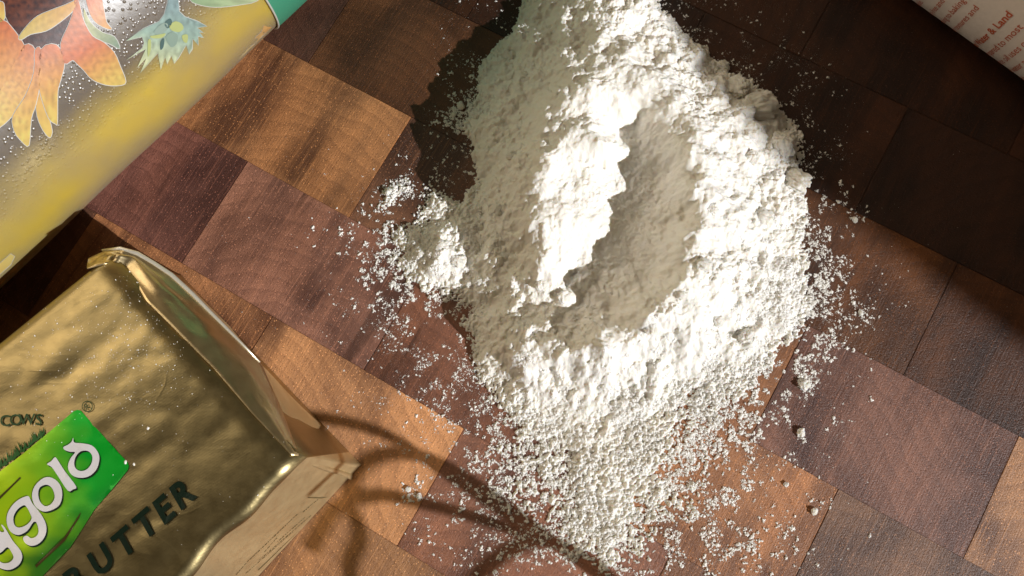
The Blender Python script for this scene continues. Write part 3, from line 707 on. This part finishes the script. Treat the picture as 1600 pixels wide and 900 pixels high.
for i in range(46):
    t = i/46; x = -10+80*t; y = 737-62*t+gr.uniform(-2, 3); l_ = gr.uniform(5, 17); lean = gr.uniform(-7, 4)
    o = decal('grass_blade', [[(x-1.2, y+3), (x+lean-.3, y-l_), (x+lean*.5+1.1, y-l_*.45), (x+1.8, y+2)]], sW2, M_FOILINK, lambda a, b: hexc(30, 84, 30), None, 4); adopt(o, butter) if o else None
def ink(name, polys, col, shadow=None, lab_=None):
    polys = [smooth_poly(p, 3) for p in polys]
    o = decal(name, polys, sW3, M_FOILINK, lambda x, y: col, None, 5)
    if o:
        adopt(o, butter)
        if shadow:
            s_ = decal('letter_shadow', [[(x+2.2, y+2.4) for x, y in p] for p in polys], sW2, M_FOILINK, lambda x, y: shadow, None, 5)
            if s_: s_.parent = o
WH = hexc(240, 238, 240); SH = hexc(14, 40, 22)
ink('letter', [Q([(343,252),(348,274),(385,278),(430,288),(458,318),(466,350),(455,395),(425,428),(385,440),(345,432),(322,405),(320,375),(333,345),(352,320),(330,318),(305,310),(297,296),(318,285),(336,270)]), Q([(378,316),(354,343),(348,378),(360,401),(386,408),(412,396),(430,368),(432,336),(412,314)])], WH, SH)
ink('letter', [Q([(258,343),(274,362),(305,410),(357,480),(342,494),(318,500),(272,432),(243,390),(220,376),(240,362)])], WH, SH)
ink('letter', [Q([(205,440),(245,440),(280,470),(292,515),(280,565),(240,592),(200,597),(165,572),(150,527),(163,478)]), Q([(215,472),(188,484),(179,512),(187,550),(212,573),(240,562),(256,533),(250,500),(236,480)])], WH, SH)
ink('letter', [Q([(112,530),(135,527),(152,560),(192,610),(216,660),(213,708),(186,745),(150,759),(120,747),(108,722),(126,711),(146,723),(170,714),(181,690),(172,652),(156,648),(128,688),(86,708),(50,692),(32,652),(35,608),(58,568),(86,543)]), Q([(112,568),(82,588),(63,624),(68,660),(90,673),(125,660),(148,632),(140,604),(127,580)])], WH, SH)
ink('letter', [Q([(-60,600),(-30,640),(0,690),(20,690),(5,660),(22,672),(60,735),(96,780),(104,815),(86,850),(46,871),(8,866),(-16,850),(-8,830),(16,840),(45,836),(63,815),(55,790),(34,765),(4,790),(-30,795),(-70,770),(-100,700),(-90,640)])], WH, SH)

def glyph(ch, bold=0.0):
    cu = bpy.data.curves.new('t', 'FONT'); cu.body = ch; cu.size = 1; cu.offset = bold; cu.resolution_u = 3; cu.align_x = 'LEFT'
    o = bpy.data.objects.new('t', cu); link(o); bpy.context.view_layer.update()
    dg = bpy.context.evaluated_depsgraph_get(); me = bpy.data.meshes.new_from_object(o.evaluated_get(dg))
    v = [tuple(p.co[:2]) for p in me.vertices]; f = [tuple(p.vertices) for p in me.polygons]
    bpy.data.objects.remove(o); bpy.data.curves.remove(cu); bpy.data.meshes.remove(me); return v, f
def stamp(name, ch, mapf, surf, mat, col, parent, bold=0.0, ctr=False):
    v, f = glyph(ch, bold)
    if not v: return
    if ctr:
        cx = (min(p[0] for p in v)+max(p[0] for p in v))/2; cy = (min(p[1] for p in v)+max(p[1] for p in v))/2; v = [(a-cx, b-cy) for a, b in v]
    pts = [surf(*mapf(a, b)) for a, b in v]
    f = [q_ for q_ in f if all(pts[i] is not None for i in q_)]
    if not f: return
    o = mesh(name, [p or Vector((0, 0, 0)) for p in pts], f, mat, None, False)
    if col:
        a_ = o.data.color_attributes.new('ink', 'FLOAT_COLOR', 'POINT'); a_.data.foreach_set('color', [c for _ in v for c in (*col, 1.0)])
    return adopt(o, parent) if parent else o
DKG = hexc(18, 36, 24)
for ch, cx, cy, wx_ in [('B', 352, 918, 1.0), ('U', 474, 824, 1.0), ('T', 583, 742, 1.0), ('T', 682, 656, 1.0), ('E', 770, 585, 1.0), ('R', 858, 508, 1.0), ('A', 640, 935, .55)]:
    k = 160*(.55 if ch == 'A' else 1)
    stamp('letter', ch, lambda a, b: ((cx+a*k*.76*.98+b*k*-.50)/3, 600+(cy-a*k*.66*.98-b*k*.88)/3), sW3, M_FOILINK, DKG, butter, .035, True)
GRT = hexc(36, 66, 34)
for ch, cx, cy, a_ in [('C', 24, 172, 4), ('O', 74, 168, 4), ('W', 126, 166, 1), ('S', 182, 167, -4)]:
    k = 74; c_, s_ = math.cos(R(a_)), math.sin(R(a_))
    stamp('letter', ch, lambda a, b: ((cx+(a*c_-b*s_)*k)/3, 600+(cy-(a*s_+b*c_)*k)/3), sW3, M_FOILINK, GRT, butter, .012, True)
stamp('letter', 'R', lambda a, b: ((409+(a*.8-b*.5)*42)/3, 600+(105-(a*.5+b*.8)*42)/3), sW3, M_FOILINK, GRT, butter, 0, True)
ringo = [(409+26*math.cos(i*math.pi/16), 105+26*math.sin(i*math.pi/16)) for i in range(32)]; ringi = [(409+22*math.cos(i*math.pi/16), 105+22*math.sin(i*math.pi/16)) for i in range(32)]
o = decal('trademark_ring', [Q(ringo), Q(ringi)], sW3, M_FOILINK, lambda x, y: GRT, None, 5); adopt(o, butter)
# thin dark curves across the label and the small print on the long side
for pl in [[(-20,545),(95,435),(98,442),(-20,560)], [(165,850),(300,720),(380,600),(372,625),(305,735),(170,862)]]:
    o = decal('label_line', [Q(pl)], sW2, M_FOILINK, lambda x, y: hexc(70, 60, 24), None, 4); adopt(o, butter)
def SQ(pl): return [(280+x/4.5, 700+y/4.5) for x, y in pl]
pr_ = random.Random(9)
for (x0, y0, x1, y1, hgt) in [(480,800,830,465,9), (400,890,480,800,9), (870,450,970,365,9), (690,660,880,490,7), (560,790,930,470,7), (470,880,800,590,6), (600,730,680,640,7)]:
    L = math.hypot(x1-x0, y1-y0); dx, dy = (x1-x0)/L, (y1-y0)/L; s = 0
    while s < L:
        wd = pr_.uniform(8, 26); g_ = pr_.uniform(4, 9); hh = hgt*pr_.uniform(.3, .8); x = x0+dx*s; y = y0+dy*s
        o = decal('small_print', [SQ([(x, y), (x+dx*wd, y+dy*wd), (x+dx*wd+dy*-hh*.2, y+dy*wd+hh*.8), (x+hh*.1, y+hh*.7)])], sW2, M_FOILINK, lambda a, b: hexc(92, 80, 48), None, 6)
        if o: adopt(o, butter)
        s += wd+g_
for pl in [[(905,346),(1000,349),(1090,332),(1095,337),(1000,355),(905,352)], [(1095,335),(560,860),(553,860),(1090,333)]]:
    o = decal('print_border', [SQ(pl)], sW2, M_FOILINK, lambda x, y: hexc(104, 90, 54), None, 6)
    if o: adopt(o, butter)
# specks of flour on the foil
g = np.random.default_rng(77); sp = []; sr = []
for i in range(900):
    if g.random() < .75: x, y = g.normal([190, 545], [55, 60])
    elif g.random() < .5: x, y = g.normal([45, 600], [40, 60])
    else: x, y = g.uniform(0, 460), g.uniform(400, 890)
    p = sW(x, y)
    if p is None or p.z < .037: continue
    sp.append(p); sr.append(5e-5+1.3e-4*g.random()**4)
for x, y, r_ in [(231, 669, .0004), (209, 725, .0004), (196, 722, .0004)]: sp.append(sW(x, y)); sr.append(r_)
sd = grain_cloud('flour_specks', np.array([list(p) for p in sp]), np.array(sr), M_GRAIN, 9); tag(sd, 'tiny specks of flour dusting the gold butter wrapper', 'flour dust', kind='stuff')

# ------------------------------------------------------------------ ivory packet with red print, top right
PH, PRAD = .044, .022
n2 = ray(1425, 0).cross(ray(1600, 125)).normalized()
if n2.dot(ray(1600, 0)) < 0: n2 = -n2
PX = n2.cross(Vector((0, 0, 1))).normalized()
if PX.x < 0: PX = -PX
PIN = Vector((n2.x, n2.y, 0)).normalized()           # away from the photo's middle
zc2 = PH-PRAD; q0 = CAM+ray(1512, 62)*.16; q0 = Vector((q0.x, q0.y, zc2)); h2 = Vector((n2.x, n2.y, 0))
PC = q0+h2*((PRAD-n2.dot(q0-CAM))/h2.dot(h2)); PC -= PX*(PC-CAM-ray(1512, 62)*.16).dot(PX)
def prof2(s):           # arc length from the start of the rounding -> inward offset, height
    if s < PRAD*math.pi/2: a = s/PRAD; return -PRAD*math.cos(a), zc2+PRAD*math.sin(a)
    return s-PRAD*math.pi/2, PH
def pk(s, t, off=0.0):
    i, z = prof2(s); i2, z2 = prof2(s+1e-5); tx, tz = i2-i, z2-z; L = math.hypot(tx, tz)
    return Vector((PC.x, PC.y, 0))+PIN*(i-off*tz/L)+PX*t+Vector((0, 0, z+off*tx/L))
packet = empty('paper_packet', (PC.x, PC.y, 0)); tag(packet, 'ivory paper packet printed with small red text at top right', 'packet')
PWID, PL0, PL1 = .075, -.085, .085
sl = [PRAD*math.pi/2*i/20 for i in range(-19, 21)]+[PRAD*math.pi/2+(PWID-2*PRAD)*i/14 for i in range(1, 15)]
VP = []; FP = []
half = [prof2(s) for s in sl]; full = half+[(PWID-2*PRAD-i, z) for i, z in half[::-1][1:]]
ts = [PL0+(PL1-PL0)*i/60 for i in range(61)]
for k, t in enumerate(ts):
    e_ = max(0, 1-min(t-PL0, PL1-t)/.012); sq = 1-.10*e_**2
    for i, z in full:
        wob = .00035*math.sin(t*160+i*90)+.00025*math.sin(t*390+z*200)
        c_ = (PWID-2*PRAD)/2; VP.append(Vector((PC.x, PC.y, 0))+PIN*(c_+(i-c_)*sq)+PX*t+Vector((0, 0, .0005+(z-.0005)*sq+wob*(z > PH-.003)*0)))
mm = len(full)
for k in range(60):
    for j in range(mm-1): FP.append((k*mm+j, k*mm+j+1, (k+1)*mm+j+1, (k+1)*mm+j))
    FP.append((k*mm+mm-1, k*mm, (k+1)*mm, (k+1)*mm+mm-1))
FP.append(tuple(range(mm))[::-1]); FP.append(tuple(range(60*mm, 61*mm)))
adopt(mesh('paper_wrap', VP, FP, M_PAPER), packet)
# lines start on the rounded edge, pixel of each line's start gives its place along the packet
def tt(px, py):
    d = ray(px, py); p = CAM+d*((zc2-.008-CAM.z)/d.z); return (p-PC).dot(PX)
LINES = [((1430, -8), 'non-dairy', .0026, 0), ((1441, 6), 'flexible.', .0026, 0), ((1461, 20), 'dairy-free and', .0026, 0), ((1479, 34), 'cooking to baking', .0026, 0), ((1497, 47), 'dairy textures and', .0026, 0),
         ((1532, 71), 'Less Water & Land', .0029, .02), ((1551, 86), 'compared to most', .0029, 0), ((1570, 99), 'These oil uses on', .0029, 0), ((1588, 112), 'the water and', .0029, 0), ((1606, 126), 'of the land', .0029, 0)]
for (px, py), txt, sz, bd in LINES:
    t_ = tt(px, py); s0 = PRAD*math.asin(-n2.z)-.0006
    x = 0
    for wd in txt.split(' '):
        v, f = glyph(wd, bd)
        P = [pk(s0+(x+a)*sz, t_-b*sz, .00012) for a, b in v]
        o = mesh('red_word', P, f, M_RED, None, False); adopt(o, packet); x += max(a for a, b in v)+.28

# ------------------------------------------------------------------ things beyond the frame whose shadows fall into the picture
def back(px, py, h):    # point at height h (m) whose shadow falls on board pixel
    p = at(px, py, 0); return p - SUN_T*(h/-SUN_T.z)
whisk = empty('balloon_whisk'); tag(whisk, 'small steel wire whisk standing in a cup just beyond the lower right of the board', 'whisk')
root = (985, 925); RH = .070
def wire(pl):
    out = []
    pl = [tuple(p) for p in pl]
    # open smooth curve through the traced shadow
    P = [pl[0]]+pl+[pl[-1]]
    for i in range(len(pl)-1):
        a, b, c, d = [np.array(P[i+j], float) for j in range(4)]
        for s in range(8):
            t = s/8; q_ = .5*((2*b)+(-a+c)*t+(2*a-5*b+4*c-d)*t*t+(-a+3*b-3*c+d)*t**3)
            dd = math.hypot(q_[0]-root[0], q_[1]-root[1]); out.append(back(q_[0], q_[1], RH+.00011*dd))
    return out
for pl in [[(985,925),(900,858),(800,795),(700,725),(620,670),(540,645),(470,642),(400,670)],
           [(985,925),(880,845),(770,758),(690,708),(620,695),(575,715),(558,760),(575,815),(560,870),(600,960)],
           [(985,925),(900,850),(840,826),(740,790),(660,768),(600,757),(540,775),(500,840)],
           [(985,925),(920,860),(850,828),(800,840),(750,880),(720,930),(760,980),(860,960)]]:
    tube('wire', wire(pl), .00135, M_STEEL, whisk, 8)
hp = back(root[0], root[1], RH); foot = hp+Vector((.012, -.010, 0)); foot.z = -.02
tube('handle', [foot, foot.lerp(hp, .5), hp], [.0045, .005, .0032], M_STEEL, whisk, 16)
cup = lathe('whisk_cup', [(.001, 0), (.022, 0), (.026, .004), (.028, .05), (.0285, .052), (.026, .052), (.024, .006), (.001, .006)], M_JAR, None, 40, (foot.x, foot.y, -.030))
tag(cup, 'small stoneware cup holding the whisk just beyond the lower right', 'cup')
def bag_caster(px, py, wdir, wid, hgt, dep, lab_, cat):  # unseen blocker, added and sized for the soft shade it casts
    c = back(px, py, hgt-.0305); c.z = -.0305
    sd_ = Vector(wdir).normalized(); out = Vector((sd_.y, -sd_.x, 0))
    V_ = []; F_ = []; nz = 26; na = 40
    for i in range(nz+1):
        t = i/nz; z = hgt*t; pin = 1-max(0, (t-.78)/.22)**1.6*.92
        for k in range(na):
            a = 2*math.pi*k/na; ca, sa = math.cos(a), math.sin(a); e = .35
            x = wid/2*math.copysign(abs(ca)**e, ca); y = dep/2*math.copysign(abs(sa)**e, sa)*pin
            wob = 1+.02*math.sin(a*3+t*7)+.012*math.sin(a*7-t*15)
            V_.append(c+sd_*x*wob+out*y*wob+Vector((0, 0, z+.004*math.sin(a*2)*t)))
    for i in range(nz):
        for k in range(na): F_.append((i*na+k, i*na+(k+1) % na, (i+1)*na+(k+1) % na, (i+1)*na+k))
    F_.append(tuple(range(na))[::-1]); F_.append(tuple(range(nz*na, (nz+1)*na)))
    o = mesh('bag_shade_caster', V_, F_, M_CASTER); tag(o, lab_, cat); return o
bag_caster(1000, -120, (-.07, 1, 0), .150, .55, .09, 'tall shade caster added out of view beyond the right edge', 'shade caster')
